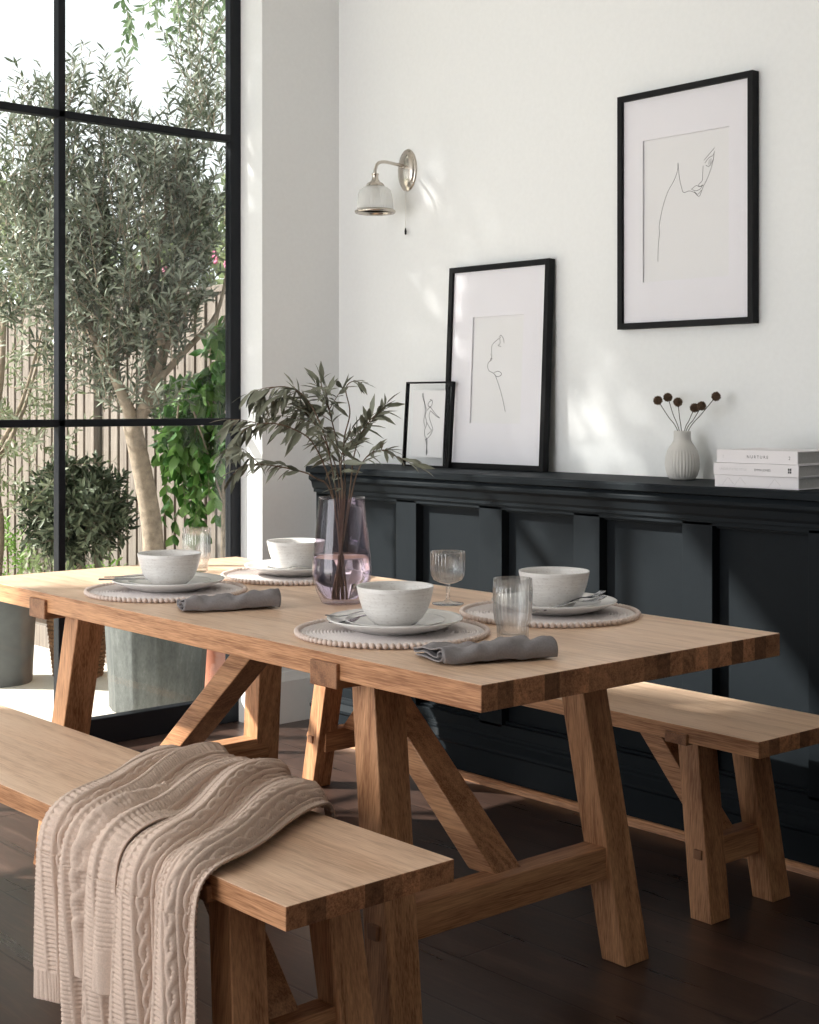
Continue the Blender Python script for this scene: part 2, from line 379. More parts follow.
# ------------------------------------------------------------------ throw
path = [(1.752, .452), (1.750, .466), (1.742, .476), (1.72, .479), (1.55, .479), (1.44, .4805), (1.405, .4795), (1.378, .474), (1.358, .461), (1.347, .440), (1.343, .410), (1.342, .37), (1.342, .0)]
pp = np.array(smoothpath([(a, 0, b) for a, b in path], 144)); pp = pp[:, [0, 2]]
arc = np.concatenate([[0], np.cumsum(np.hypot(*np.diff(pp, axis=0).T))])
def sst(a, b, x): t = np.clip((x - a) / (b - a), 0, 1); return t * t * (3 - 2 * t)
ARC_EDGE = float(np.interp(1.0, [0, 1], [0, 0])) + arc[np.argmin(np.abs(pp[:, 0] - 1.365) + (pp[:, 1] < .46) * 9)]
def knit(q, t):
    per = .186; u = np.mod(q, per); h = np.zeros_like(q)
    def col(c, w): return np.clip(1 - ((u - c) / w) ** 2, 0, 1)
    lad = ((u > .004) & (u < .046)).astype(float)
    h += lad * (.0026 * np.cos(2 * PI * t / .0085))
    for c in (.0, .050, .096, .142, .186): h += .0034 * np.sqrt(col(c, .0062))
    for c0, s0 in ((.118, 0), (.073, .4)):       # cables
        amp = .0088; ph = 2 * PI * (t / .085 + s0)
        for sg in (1, -1):
            c = c0 + sg * amp * np.sin(ph); d = np.clip(1 - ((u - c) / .0070) ** 2, 0, 1)
            h = np.maximum(h, (.0034 + sg * .0010 * np.cos(ph)) * np.sqrt(d))
        inside = (np.abs(u - c0) < np.abs(amp * np.sin(ph)) - .002)
        h += inside * .0012 * np.cos(2 * PI * t / .008)
    lad2 = ((u > .146) & (u < .182)).astype(float); h += lad2 * .0022 * np.cos(2 * PI * t / .0085)
    h += .0005 * np.cos(2 * PI * t / .0052) * np.cos(2 * PI * q / .005)
    return h
def sheet(name, parent, s0, s1, hem, t0=None, lift=0., rib=.06, ph=0., squeeze=None, off=(0, 0, 0)):
    end = float(np.interp(-hem, -pp[-12:, 1], arc[-12:])) if hem > 0 else arc[-1]
    ta = arc[0] if t0 is None else t0
    nu = max(20, int((s1 - s0) * 1.0 / .0021)); nt = int((end - ta) / .0024)
    s, tt = np.meshgrid(np.linspace(s0, s1, nu), np.linspace(ta, end, nt))
    X = np.interp(tt, arc, pp[:, 0]); Z = np.interp(tt, arc, pp[:, 1])
    dx = np.gradient(np.interp(np.linspace(0, arc[-1], 600), arc, pp[:, 0])); dz = np.gradient(np.interp(np.linspace(0, arc[-1], 600), arc, pp[:, 1]))
    L = np.hypot(dx, dz); tg = np.linspace(0, arc[-1], 600)
    nx = np.interp(tt, tg, np.convolve(dz / L, np.ones(41) / 41, 'same')); nz = np.interp(tt, tg, np.convolve(-dx / L, np.ones(41) / 41, 'same'))
    l = np.hypot(nx, nz) + 1e-9; nx, nz = nx / l, nz / l
    top = 1 - sst(ARC_EDGE - .12, ARC_EDGE + .02, tt); back = 1 - sst(0.02, .30, tt)
    fr = sst(0, ARC_EDGE, tt)
    Yb = 2.195 + .60 * s + .02 * np.sin(7 * s); Yf = 2.022 + .543 * s
    if squeeze: Yf = squeeze[0] + (squeeze[1] - squeeze[0]) * (s - s0) / (s1 - s0); Yb = Yf + .15
    hang = np.clip(tt - ARC_EDGE, 0, 1)
    Y = Yb + (Yf - Yb) * fr + hang * (-.02 + .05 * (s - .3) * (s > .3))
    # pleats
    a1 = 2 * PI * (5.2 * s + .25 * np.sin(3 * tt + 1) + .12 * np.sin(9 * s)) + ph
    a2 = 2 * PI * (9.3 * s - .4 * tt) + 1.3
    fold = .5 + .5 * np.cos(a1)
    A = .013 + .017 * sst(.02, .25, tt) + .004 * np.sin(5 * s + 9 * tt)
    ends = sst(s0, s0 + .05, s) * (1 - sst(s1 - .05, s1, s))
    lf = lift if t0 is None else lift * (2 * sst(ta, ta + .13, tt) - 1) - .004 * (1 - sst(ta, ta + .1, tt))
    h = .0045 + lf + A * fold ** 1.3 * (.35 + .65 * ends) + .008 * (.5 + .5 * np.cos(a2)) * ends
    bulk = np.interp(s, [0, .10, .35, .55, .72, .9, 1], [.003, .014, .036, .022, .034, .008, 0.])
    h += bulk * (1 - sst(.10, .40, tt)) * sst(-.03, .03, tt)
    Y += .010 * np.sin(a1) * .9
    q = s * 1.02
    if squeeze: q = .186 * 2 + .002 + (s - s0) / (s1 - s0) * .096
    k = knit(q, tt)
    rb = sst(end - rib - .004, end - rib + .002, tt) if rib else 0
    k = k * (1 - rb) + rb * (.0022 * np.sqrt(np.abs(np.cos(PI * q / .0125))))
    h = h + 1.25 * k
    Xp = X + nx * h; Zp = Z + nz * h; Xp = Xp + off[0]; Y = Y + off[1]
    V = np.stack([Xp, Y, Zp], -1).reshape(-1, 3) - np.array(parent.location)
    i = np.arange(nt * nu).reshape(nt, nu)
    Fq = np.stack([i[:-1, :-1], i[1:, :-1], i[1:, 1:], i[:-1, 1:]], -1).reshape(-1, 4)
    me = bpy.data.meshes.new(name); me.from_pydata(V.tolist(), [], Fq.tolist()); me.materials.append(knitM)
    me.polygons.foreach_set('use_smooth', [True] * len(me.polygons)); me.update()
    o = bpy.data.objects.new(name, me); COL.objects.link(o); o.parent = parent
    sm = o.modifiers.new('s', 'SOLIDIFY'); sm.thickness = .0035; sm.offset = 0.
    return o
tw = thing('knitted_throw', 'beige cable knit wool throw draped over the foreground bench', 'throw', (1.37, 2.35, .47))
sheet('main_layer', tw, 0., .80, .055, rib=.05)
sheet('side_flap', tw, .775, 1.0, .128, rib=.055, off=(.004, .004, 0))
sheet('folded_flap', tw, .55, .76, .215, t0=ARC_EDGE - .16, lift=.008, rib=.075, squeeze=(2.268, 2.412))

# ------------------------------------------------------------------ tableware
def ringprof(r0, r1, n, z, a): return [(r0 + (r1 - r0) * i / n, z + a * (1 if i % 2 else 0)) for i in range(n + 1)]
def place_mat(x, y, label):
    t = thing('placemat', label, 'placemat', (x, y, .7605), random.random(), 'round placemats')
    pr = [(1e-6, .0)] + [(.203, .0)] + ringprof(.203, .006, 52, .0040, .0024) + [(1e-6, .0045)]
    M().lathe(pr, 72).build('woven_disc', matM, t, smooth=True, auto=60)
    b = M()
    for k in range(94):
        a = 2 * PI * k / 94; b.ball((.2075 * math.cos(a), .2075 * math.sin(a), .0066), .0066, 8, 6)
    b.build('bead_edge', beadM, t, smooth=True)
    return t
ZP = .766
plateP = [(1e-6, .0), (.075, .0), (.078, .004), (.108, .010), (.138, .0225), (.1470, .0275), (.1485, .0295), (.147, .0308), (.138, .0262), (.108, .0145), (.08, .0095), (1e-6, .009)]
sideP = [(a * .74, b * .55) for a, b in plateP]
bowlP = [(1e-6, 0), (.044, .0), (.047, .003), (.059, .013), (.0705, .030), (.0775, .050), (.0815, .068), (.0845, .0815), (.0838, .0835), (.0815, .082), (.078, .068), (.0735, .050), (.0665, .032), (.054, .016), (.035, .009), (1e-6, .008)]
plate0 = side0 = bowl0 = None
def setting(x, y, dx, dy, labels):
    place_mat(x, y, labels[0])
    px, py = x + dx, y + dy
    p = M().lathe(plateP, 72, (0, 0, 0)).build('dinner_plate', ceram, smooth=True, loc=(px, py, ZP + .0002)); tag(p, labels[1], 'plate', 'dinner plates')
    p = M().lathe(sideP, 64, (0, 0, 0)).build('side_plate', ceram, smooth=True, loc=(px + .004, py + .003, ZP + .0094)); tag(p, labels[2], 'plate', 'side plates')
    b = M().lathe(bowlP, 64).build('bowl', bowlM, smooth=True, loc=(px + .006, py + .006, ZP + .0146)); tag(b, labels[3], 'bowl', 'speckled bowls')
    return px, py
Q = ['nearest the viewer, at the near left', 'at the far left end of the table', 'at the near right, before the dark panelling', 'at the far end behind the glass vase']
def labs(i):
    return ['round beige beaded placemat ' + Q[i], 'white dinner plate ' + Q[i], 'small white plate under the bowl ' + Q[i], 'pale stoneware bowl ' + Q[i]]
setting(2.074, 2.393, .006, -.002, labs(0))
setting(2.078, 3.312, .010, .004, labs(1))
setting(2.536, 2.357, .014, -.002, labs(2))
setting(2.545, 3.365, .006, .006, labs(3))

def fork_mesh():
    m = M(); st = [(-.105, .0042, .002), (-.095, .0058, .002), (-.03, .0042, .004), (.012, .0028, .0075), (.028, .003, .007), (.040, .0085, .0045), (.052, .0115, .0025), (.062, .0118, .002)]
    def loft(rows, th=.0011):
        vs = []; fs = []
        for x, w, z, yc in rows: vs += [(x, yc - w, z), (x, yc + w, z), (x, yc + w, z + th * 2), (x, yc - w, z + th * 2)]
        for i in range(len(rows) - 1):
            a = i * 4
            for k in range(4): fs.append((a + k, a + (k + 1) % 4, a + 4 + (k + 1) % 4, a + 4 + k))
        fs += [(3, 2, 1, 0), tuple(len(vs) - 4 + k for k in range(4))]; m.add(vs, fs)
    loft([(x, w, z, 0) for x, w, z in st])
    for k in range(4):
        yc = (k - 1.5) * .0063
        loft([(.060, .0022, .002, yc), (.080, .0019, .0022, yc), (.098, .0015, .0055, yc * .95), (.106, .0006, .008, yc * .93)])
    return m
def knife_mesh():
    m = M(); rows = [(-.11, .0055, 0), (-.10, .0065, 0), (-.02, .0055, 0), (.0, .0060, 0), (.02, .0085, .001), (.08, .0085, .001), (.10, .005, .003), (.106, .001, .005)]
    vs = []; fs = []
    for x, wd, yo in rows:
        h = .0018 if x < 0 else .0008
        vs += [(x, yo - wd, -h), (x, yo + wd, -h), (x, yo + wd, h), (x, yo - wd, h)]
    for i in range(len(rows) - 1):
        a = i * 4
        for k in range(4): fs.append((a + k, a + (k + 1) % 4, a + 4 + (k + 1) % 4, a + 4 + k))
    fs += [(3, 2, 1, 0), tuple(len(vs) - 4 + k for k in range(4))]
    return m.add(vs, fs)
def cutlery(kind, loc, rz, ry, label, rx=0.):
    o = (fork_mesh() if kind == 'fork' else knife_mesh()).build(kind, cutlM, smooth=True, auto=50, loc=loc)
    o.rotation_euler = (rx, ry, rz); tag(o, label, kind, 'cutlery on the plates'); return o
# directions: R = picture right, A = picture away
Rv = Vector((.748, -.664, 0)); Av = Vector((.664, .748, 0)); aR = math.atan2(-.664, .748)
def off(c, r, a, z): v = Vector(c) + Rv * r + Av * a; return (v.x, v.y, z)
C0, C1, C2, C3 = (2.080, 2.391, 0), (2.088, 3.316, 0), (2.550, 2.355, 0), (2.551, 3.371, 0)
cutlery('fork', off(C0, -.056, .018, .790), aR + PI + .72, .07, 'steel fork lying left of the nearest bowl, tines at the plate rim')
cutlery('fork', off(C0, -.050, .044, .7965), aR + PI + .34, .06, 'second steel fork crossing under the one by the nearest bowl', .15)
cutlery('fork', off(C2, .020, -.082, .790), aR + .45, -.10, 'steel fork right of the near right bowl, tines raised over the rim')
cutlery('fork', off(C2, .038, -.070, .7965), aR + .72, -.10, 'second steel fork crossing the first beside the near right bowl', -.1)
cutlery('knife', off(C1, -.070, -.020, .7975), aR + .08, .0, 'steel knife with its handle past the rim of the far left plate')
cutlery('fork', off(C1, -.066, .008, .7965), aR + .20, .02, 'steel fork beside the knife on the far left plate')
cutlery('fork', off(C3, .030, -.074, .790), aR + PI - .12, .03, 'steel fork in front of the bowl behind the glass vase')

NFL = 26
def fl(r, z, a, i): return r * (1 + .030 * (abs(math.cos(NFL * a / 2)) - .5) * 1.7) if (r > .02 and .004 < z) else r
def tumbler(loc, label):
    h = .130
    outer = [(1e-6, 0), (.030, 0), (.0335, .002), (.0335, .028), (.0345, .031), (.0355, .034), (.0385, .042), (.0405, .060), (.0415, .105), (.0412, h)]
    inner = [(.0388, h), (.0388, .105), (.0378, .060), (.0358, .042), (.0312, .034), (.0305, .028), (.0300, .012), (1e-6, .010)]
    m = M().lathe(outer + inner, 26 * 8, flute=lambda r, z, a, i: fl(r, z, a, i) if i < len(outer) - 1 and i > 2 else r)
    o = m.build('tumbler', clearG, smooth=True, loc=loc); return tag(o, label, 'glass', 'ribbed tumblers')
tumbler((2.215, 2.165, .7602), 'ribbed clear tumbler beside the nearest grey napkin')
tumbler((2.405, 3.665, .7602), 'ribbed clear tumbler behind the far left bowl, against the window')
def goblet(loc, label):
    t = thing('goblet', label, 'glass', loc)
    outer = [(1e-6, .050), (.006, .0505), (.020, .054), (.034, .061), (.0405, .072), (.0425, .085), (.043, .127), (.0428, .132)]
    inner = [(.0405, .132), (.0405, .085), (.0385, .073), (.032, .064), (.018, .058), (1e-6, .0565)]
    M().lathe(outer + inner, 208, flute=lambda r, z, a, i: fl(r, z, a, i) if 2 <= i < len(outer) - 1 else r).build('cup', clearG, t, smooth=True)
    M().lathe([(1e-6, 0), (.039, 0), (.0402, .0015), (.039, .003), (.012, .006), (.0055, .012), (.0045, .030), (.0055, .046), (.010, .0508), (1e-6, .0515)], 48).build('stem_and_foot', clearG, t, smooth=True)
goblet((2.485, 2.655, .7602), 'stemmed ribbed wine glass standing behind the nearest bowl')

# napkins: a folded and rolled strip of linen
def napkin(loc, rz, label, seed):
    rnd = random.Random(seed)
    # cross-section centre line in (a,z): several layers, a soft roll at the front edge
    W = .115
    cl = [(a * 1.1, z * 1.6) for a, z in [(.105, .0035), (.06, .003), (.02, .003), (.004, .0065), (.002, .013), (.010, .0195), (.022, .0195), (.030, .0155), (.024, .0105), (.036, .0088), (.07, .0085), (.112, .0085), (.1165, .0115), (.112, .0145), (.08, .0148), (.05, .0175), (.028, .0245), (.010, .0262), (-.004, .021), (-.008, .012), (-.004, .003)]]
    pts = smoothpath([(a, 0, z) for a, z in cl], 100)
    n = len(pts); nl = 46; Ln = .238; vs = []; fs = []
    ph = [rnd.random() * 6.28 for _ in range(6)]
    for j in range(nl + 1):
        y = Ln * (j / nl - .5); e = j / nl
        for i, (a, _, z) in enumerate(pts):
            q = i / n
            sq = 1 - .30 * e * (z > .004)
            dz = .0034 * math.sin(38 * y + 30 * a + ph[0]) + .0024 * math.sin(95 * y + 80 * a + ph[1]) + .0012 * math.sin(170 * y - 60 * a + ph[5])
            zz = .0016 + max(0, z * sq + (dz * min(1, z / .012)))
            yy = y + .006 * math.sin(9 * q + ph[2]) * abs(2 * e - 1) + .004 * math.sin(40 * a + ph[3]) * abs(2 * e - 1)
            vs.append((a + .003 * math.sin(18 * y + ph[4]), yy, zz))
    for j in range(nl):
        for i in range(n - 1): fs.append((j * n + i, j * n + i + 1, (j + 1) * n + i + 1, (j + 1) * n + i))
    o = M().add(vs, fs).build('napkin', napM, smooth=True, loc=loc); o.rotation_euler = (0, 0, rz)
    sm = o.modifiers.new('s', 'SOLIDIFY'); sm.thickness = .0022; sm.offset = 0
    return tag(o, label, 'napkin', 'grey linen napkins')
napkin((1.992, 1.990, .7605), aR + .32 - PI / 2 + PI, 'folded grey linen napkin by the near corner of the table', 3)
napkin((2.014, 2.910, .7605), aR + .36 - PI / 2 + PI, 'folded grey linen napkin between the two left place settings', 5)

# ------------------------------------------------------------------ vase with olive branches
VC = Vector((2.299, 2.846, .7602))
va = thing('glass_vase', 'tapered lilac glass vase with water, holding olive branches', 'vase', VC)
vo = [(1e-6, 0), (.046, 0), (.052, .004), (.064, .030), (.0735, .062), (.0755, .080), (.073, .115), (.066, .180), (.0595, .236), (.0575, .262), (.0578, .266)]
vi = [(.0556, .266), (.0550, .260), (.0570, .236), (.0635, .180), (.0705, .115), (.073, .080), (.0705, .062), (.060, .034), (.046, .014), (1e-6, .012)]
M().lathe(vo + vi, 80).build('vase_body', vaseG, va, smooth=True)
M().lathe([(1e-6, .0125), (.046, .0145), (.0595, .0345), (.0700, .062), (.0724, .080), (.0699, .115), (.0690, .122), (1e-6, .122)], 80).build('water', waterG, va, smooth=True)
# leaf builder
LT = np.array([(0, 0, 0), (.28, -.40, .03), (.28, 0, 0), (.28, .40, .03), (.62, -.46, .03), (.62, 0, 0), (.62, .46, .03), (1, 0, 0)])
LF = [(0, 2, 1), (0, 3, 2), (1, 2, 5, 4), (2, 3, 6, 5), (4, 5, 7), (5, 6, 7)]
def leaves(m, data, mi=0, curl=.12):
    for p, d, nrm, L, Wd in data:
        d = Vector(d).normalized(); nrm = Vector(nrm); nrm = nrm - d * nrm.dot(d)
        nrm = nrm.normalized() if nrm.length > 1e-4 else d.orthogonal().normalized()
        sd = nrm.cross(d); vs = []
        for x, y, z in LT: vs.append(Vector(p) + d * (x * L) + sd * (y * Wd) + nrm * (z * Wd * 6 - curl * L * x * x))
        m.add(vs, LF, mi)
def rv(rnd, s=1.): return Vector((rnd.uniform(-s, s), rnd.uniform(-s, s), rnd.uniform(-s, s)))
def cutbranch(pts, seed, label, nleaf, L=.062, droop=.5, start=.35, subs=0):
    """pts: (right, away, up) in metres from the vase base centre"""
    rnd = random.Random(seed)
    base = Vector((0, 0, 0))
    P = [Rv * a + Av * b + Vector((0, 0, c)) for a, b, c in pts]
    path = [Vector(p) for p in smoothpath(P, 40)]
    t = thing('olive_branch', label, 'branch', VC, 0, 'cut olive branches')
    n = len(path); M().tube(path, [.0017 * (1 - .7 * i / n) + .0006 for i in range(n)], 6).build('stem', stemM, t, smooth=True)
    data = []; tw = M()
    def along(path, k, start):
        n = len(path)
        for j in range(k):
            f = start + (1 - start) * (j + .5) / k; i = min(n - 2, int(f * (n - 1))); p = path[i].lerp(path[i + 1], f * (n - 1) - i)
            tg = (path[i + 1] - path[i]).normalized()
            for sg in (1, -1):
                sdv = (tg.cross(Vector((0, 0, 1))) * sg + rv(rnd, .55)).normalized()
                d = tg * .7 + sdv * .65 + Vector((0, 0, -droop * rnd.uniform(.3, 1.5))) + rv(rnd, .35)
                ll = L * rnd.uniform(.6, 1.35); data.append((p, d, Vector((0, 0, 1)) + rv(rnd, .9) - Av * .5, ll, ll * .225))
        data.append((path[-1], path[-1] - path[-2] + Vector((0, 0, -.0005)), (0, 0, 1), L * .9, L * .17))
    along(path, nleaf, start)
    for sidx in range(subs):
        f = rnd.uniform(.45, .85); i = int(f * (n - 1)); p0 = path[i]; tg = (path[i + 1] - path[i]).normalized()
        d = (tg + rv(rnd, .8)).normalized(); ln = rnd.uniform(.06, .12); sp = [p0 + d * (ln * k / 6) + Vector((0, 0, -droop * .25 * ln * (k / 6) ** 2)) for k in range(7)]
        tw.tube(sp, [.0013 * (1 - .6 * k / 6) for k in range(7)], 4); along(sp, 6, .15)
    if subs: tw.build('twigs', stemM, t, smooth=True)
    lm = M(); leaves(lm, data); lm.build('leaves', cutL, t, smooth=True)
K = 1 / 384.
def px(x, y, a=0.): return ((x - 343) * K, a, .26 + (498 - y) * K)
B0 = (.004, .004, .020)
cutbranch([B0, px(335, 497), px(318, 447, -.02), px(298, 430, -.04), px(274, 424, -.07), px(252, 430, -.08), px(243, 442, -.09)], 1, 'olive branch from the vase reaching furthest left, tip over the window frame', 14, L=.058, droop=.75, start=.42, subs=2)
cutbranch([(.01, .0, .02), px(338, 495), px(326, 436, .0), px(310, 402, -.01), px(292, 390, -.02), px(272, 392, -.03), px(262, 404, -.03)], 2, 'olive branch arching to the upper left out of the vase', 15, L=.056, droop=.85, start=.36, subs=4)
cutbranch([(-.01, .01, .02), px(343, 495), px(338, 446, .02), px(330, 412, .03), px(324, 392, .02), px(322, 382, .02)], 3, 'upright olive branch at the top centre of the vase', 9, L=.05, droop=.4, start=.42, subs=4)
cutbranch([(-.012, -.006, .02), px(346, 495), px(344, 445, .04), px(350, 415, .05), px(346, 392, .05), px(352, 384, .05), px(362, 385, .05)], 4, 'thin bare olive stem whose drooping tip hangs at the upper right', 4, L=.045, droop=.8, start=.82)
cutbranch([(-.016, .0, .02), px(350, 496), px(354, 460, .0), px(361, 436, -.01), px(372, 420, -.02), px(381, 413, -.02)], 5, 'olive branch leaning right out of the vase, upper of the two', 9, L=.058, droop=.1, start=.45, subs=1)
cutbranch([(-.02, -.004, .02), px(352, 496), px(360, 468, -.02), px(370, 454, -.03), px(380, 450, -.04), px(388, 450, -.04)], 6, 'lowest olive branch leaning right, leaves in front of the small picture', 9, L=.050, droop=.1, start=.42, subs=1)
cutbranch([(.012, -.01, .02), px(334, 496), px(318, 476, -.04), px(298, 468, -.06), px(270, 463, -.08), px(252, 464, -.09), px(243, 472, -.09)], 7, 'low olive branch spreading left just above the vase rim', 9, L=.052, droop=.6, start=.42, subs=2)
cutbranch([(.0, .01, .02), px(341, 496), px(336, 465, .03), px(322, 436, .04), px(308, 416, .05), px(292, 408, .05)], 8, 'bushy olive branch in the middle of the bunch', 12, L=.056, droop=.6, start=.30, subs=6)
cutbranch([(-.006, .004, .02), px(344, 496), px(342, 470, .0), px(345, 446, -.01), px(352, 432, -.02)], 9, 'short leafy olive sprig just above the vase rim', 8, L=.056, droop=.3, start=.25, subs=3)

# ------------------------------------------------------------------ pictures
def picture(name, label, cat, loc, lean, w, h, bw, depth, op, lines, floatf=False, lw=.0011, z0=0.):
    """front faces local -y; op = mat opening (x0,x1,z0,z1)"""
    t = thing(name, label, cat, loc); t.rotation_euler = (-lean, 0, -PI / 2)
    f = M(); x0, x1 = -w / 2, w / 2
    f.box((x0, -depth, 0), (x0 + bw, 0, h)).box((x1 - bw, -depth, 0), (x1, 0, h)).box((x0 + bw, -depth, 0), (x1 - bw, 0, bw)).box((x0 + bw, -depth, h - bw), (x1 - bw, 0, h))
    f.build('frame', blackF, t, bevel=.001)
    a, b, c, d = op
    yp = -depth * .45
    if not floatf:
        m = M(); ym0, ym1 = yp - .0035, yp
        for (xa, xb, za, zb) in ((x0 + bw, a, bw, h - bw), (b, x1 - bw, bw, h - bw), (a, b, bw, c), (a, b, d, h - bw)): m.box((xa, ym0 - .002, za), (xb, ym1, zb))
        m.build('mount', matB, t)
        M().box((a - .01, yp + .001, c - .01), (b + .01, yp + .004, d + .01)).build('print', paper, t)
        M().box((x0 + bw, -.004, bw), (x1 - bw, -.002, h - bw)).build('backing_board', blackF, t)
        yl = yp + .0008
    else:
        M().box((a, yp - .0006, c), (b, yp + .0006, d)).build('print', paper, t); yl = yp - .0008
        M().box((x0 + bw * .8, yp + .001, bw * .8), (x1 - bw * .8, yp + .0025, h - bw * .8)).build('back_glass', pictG, t)
        M().box((x1 - bw - .016, yp - .004, h - bw - .014), (x1 - bw, yp + .004, h - bw)).build('corner_clip', blackF, t)
        M().box((x1 - bw - .03, yp - .004, bw), (x1 - bw, yp + .004, bw + .016)).build('corner_clip', blackF, t)
    pr = M()
    for ln in lines:
        P = smoothpath([(a + (b - a) * u, yl, d - (d - c) * v) for u, v in ln], 8 * len(ln))
        vs = []; fs = []
        for i, p in enumerate(P):
            q = P[min(i + 1, len(P) - 1)]; o = P[max(i - 1, 0)]; tx, tz = q[0] - o[0], q[2] - o[2]; l = math.hypot(tx, tz) + 1e-9
            nxx, nzz = -tz / l * lw / 2, tx / l * lw / 2; vs += [(p[0] + nxx, p[1], p[2] + nzz), (p[0] - nxx, p[1], p[2] - nzz), (p[0] - nxx, p[1] - .0003, p[2] - nzz), (p[0] + nxx, p[1] - .0003, p[2] + nzz)]
        for i in range(len(P) - 1):
            for k in range(4): fs.append((i * 4 + k, i * 4 + (k + 1) % 4, i * 4 + 4 + (k + 1) % 4, i * 4 + 4 + k))
        pr.add(vs, fs)
    pr.build('line_drawing', inkM, t)
    M().box((x0 + bw * .9, -depth * .80 - .001, bw * .9), (x1 - bw * .9, -depth * .80, h - bw * .9)).build('glazing', pictG, t)
    return t
face1 = [[(.41, .19), (.40, .25), (.36, .31), (.29, .38), (.235, .47), (.20, .56), (.185, .62), (.19, .66), (.175, .75), (.17, .86)],
         [(.41, .19), (.425, .29), (.45, .36), (.475, .40), (.54, .395), (.60, .41), (.655, .44), (.70, .38), (.76, .31), (.805, .23), (.825, .165)],
         [(.70, .235), (.695, .29), (.69, .335), (.65, .36), (.665, .375), (.70, .37)], [(.565, .385), (.62, .365), (.66, .375), (.70, .365)], [(.57, .388), (.62, .40), (.67, .39), (.69, .37)], [(.60, .405), (.64, .425), (.68, .40)],
         [(.71, .20), (.75, .175), (.83, .125)], [(.72, .22), (.76, .19), (.81, .175), (.83, .15)], [(.73, .235), (.77, .245), (.82, .20)], [(.77, .20), (.765, .235)], [(.79, .195), (.785, .235)]]
picture('wall_picture', 'black framed line drawing of a face hung high on the wall', 'picture', (3.728, 2.867, 1.505), 0, .532, .766, .0195, .032, (-.168, .170, .150, .610), face1, False, .0014)
face2 = [[(.52, .195), (.55, .18), (.60, .215), (.615, .255)], [(.55, .20), (.47, .225), (.38, .27), (.375, .34), (.36, .36), (.385, .365)], [(.385, .365), (.36, .40), (.35, .41), (.385, .39), (.375, .41), (.32, .43), (.305, .47), (.34, .51), (.42, .53), (.47, .56), (.55, .66), (.62, .77), (.68, .89)],
         [(.44, .525), (.52, .515), (.58, .535), (.57, .555), (.50, .565), (.44, .54)], [(.53, .215), (.535, .255), (.50, .275), (.56, .285)]]
picture('leaning_picture', 'large black framed profile drawing leaning on the panelled ledge', 'picture', (3.690, 3.687, 1.0252), .046, .505, .738, .020, .030, (-.128, .128, .165, .550), face2, False, .0016)
dance = [[(.30, .05), (.33, .13), (.37, .2), (.42, .30), (.40, .38), (.44, .45), (.45, .52), (.40, .60), (.42, .68), (.50, .75), (.50, .95)],
         [(.30, .04), (.27, .06), (.33, .16), (.42, .27)], [(.52, .13), (.60, .16), (.58, .23), (.50, .24), (.47, .20), (.53, .16), (.60, .14)],
         [(.44, .30), (.54, .25), (.60, .28), (.74, .36), (.86, .41), (.74, .38), (.58, .31)], [(.56, .30), (.52, .38), (.60, .50), (.66, .58), (.60, .66), (.50, .72), (.44, .74)], [(.46, .48), (.56, .56), (.62, .60), (.50, .66)],
         [(.43, .72), (.48, .80), (.52, .93), (.49, .96), (.49, .84), (.47, .72)], [(.36, .20), (.39, .32), (.36, .45), (.41, .55)]]
picture('small_picture', 'small glass picture with a dancing figure in front of the large frame', 'picture', (3.652, 4.012, 1.0252), .07, .258, .318, .006, .016, (-.088, .085, .036, .285), dance, True, .0019)

# ------------------------------------------------------------------ ledge vase, seed heads, books
lv = Vector((3.640, 2.822, 1.0252))
NF = 32
pv = [(1e-6, 0), (.042, 0), (.050, .003), (.058, .012), (.0650, .030), (.0675, .050), (.0655, .070), (.059, .089), (.050, .102), (.040, .113), (.034, .122), (.0325, .132), (.0330, .150), (.0310, .1515), (.0295, .149), (.0290, .130), (.035, .112), (.052, .09), (.058, .06), (.048, .02), (1e-6, .012)]
pv2 = []
for i in range(len(pv) - 1):
    for k in range(3): a, b = pv[i], pv[i + 1]; pv2.append((a[0] + (b[0] - a[0]) * k / 3, a[1] + (b[1] - a[1]) * k / 3))
pv2.append(pv[-1]); half = 3 * 14
pv2 = [(a * .80, b) for a, b in pv2]
o = M().lathe(pv2, 192, flute=lambda r, z, a, i: r - (.0022 * (1 - abs(math.cos(NF * a / 2))) if 4 < i < half and .006 < z < .092 else 0)).build('bud_vase', stoneW, smooth=True, loc=lv)
tag(o, 'small pale ribbed vase on the ledge holding dried seed heads', 'vase')
pods = [(662, 400.5), (668, 397.5), (681, 402), (698.5, 408), (708.5, 406), (716, 396.5)]
pl = ['leftmost round seed head in the ledge vase', 'seed head just behind the leftmost one in the ledge vase', 'third seed head from the left, nearest the middle', 'lowest seed head, right of the middle of the ledge vase', 'seed head second from the right in the ledge vase', 'rightmost and highest seed head, over the books']
Yp = [2.918, 2.894, 2.843, 2.775, 2.737, 2.709]; Zp = [1.271, 1.281, 1.266, 1.248, 1.254, 1.283]
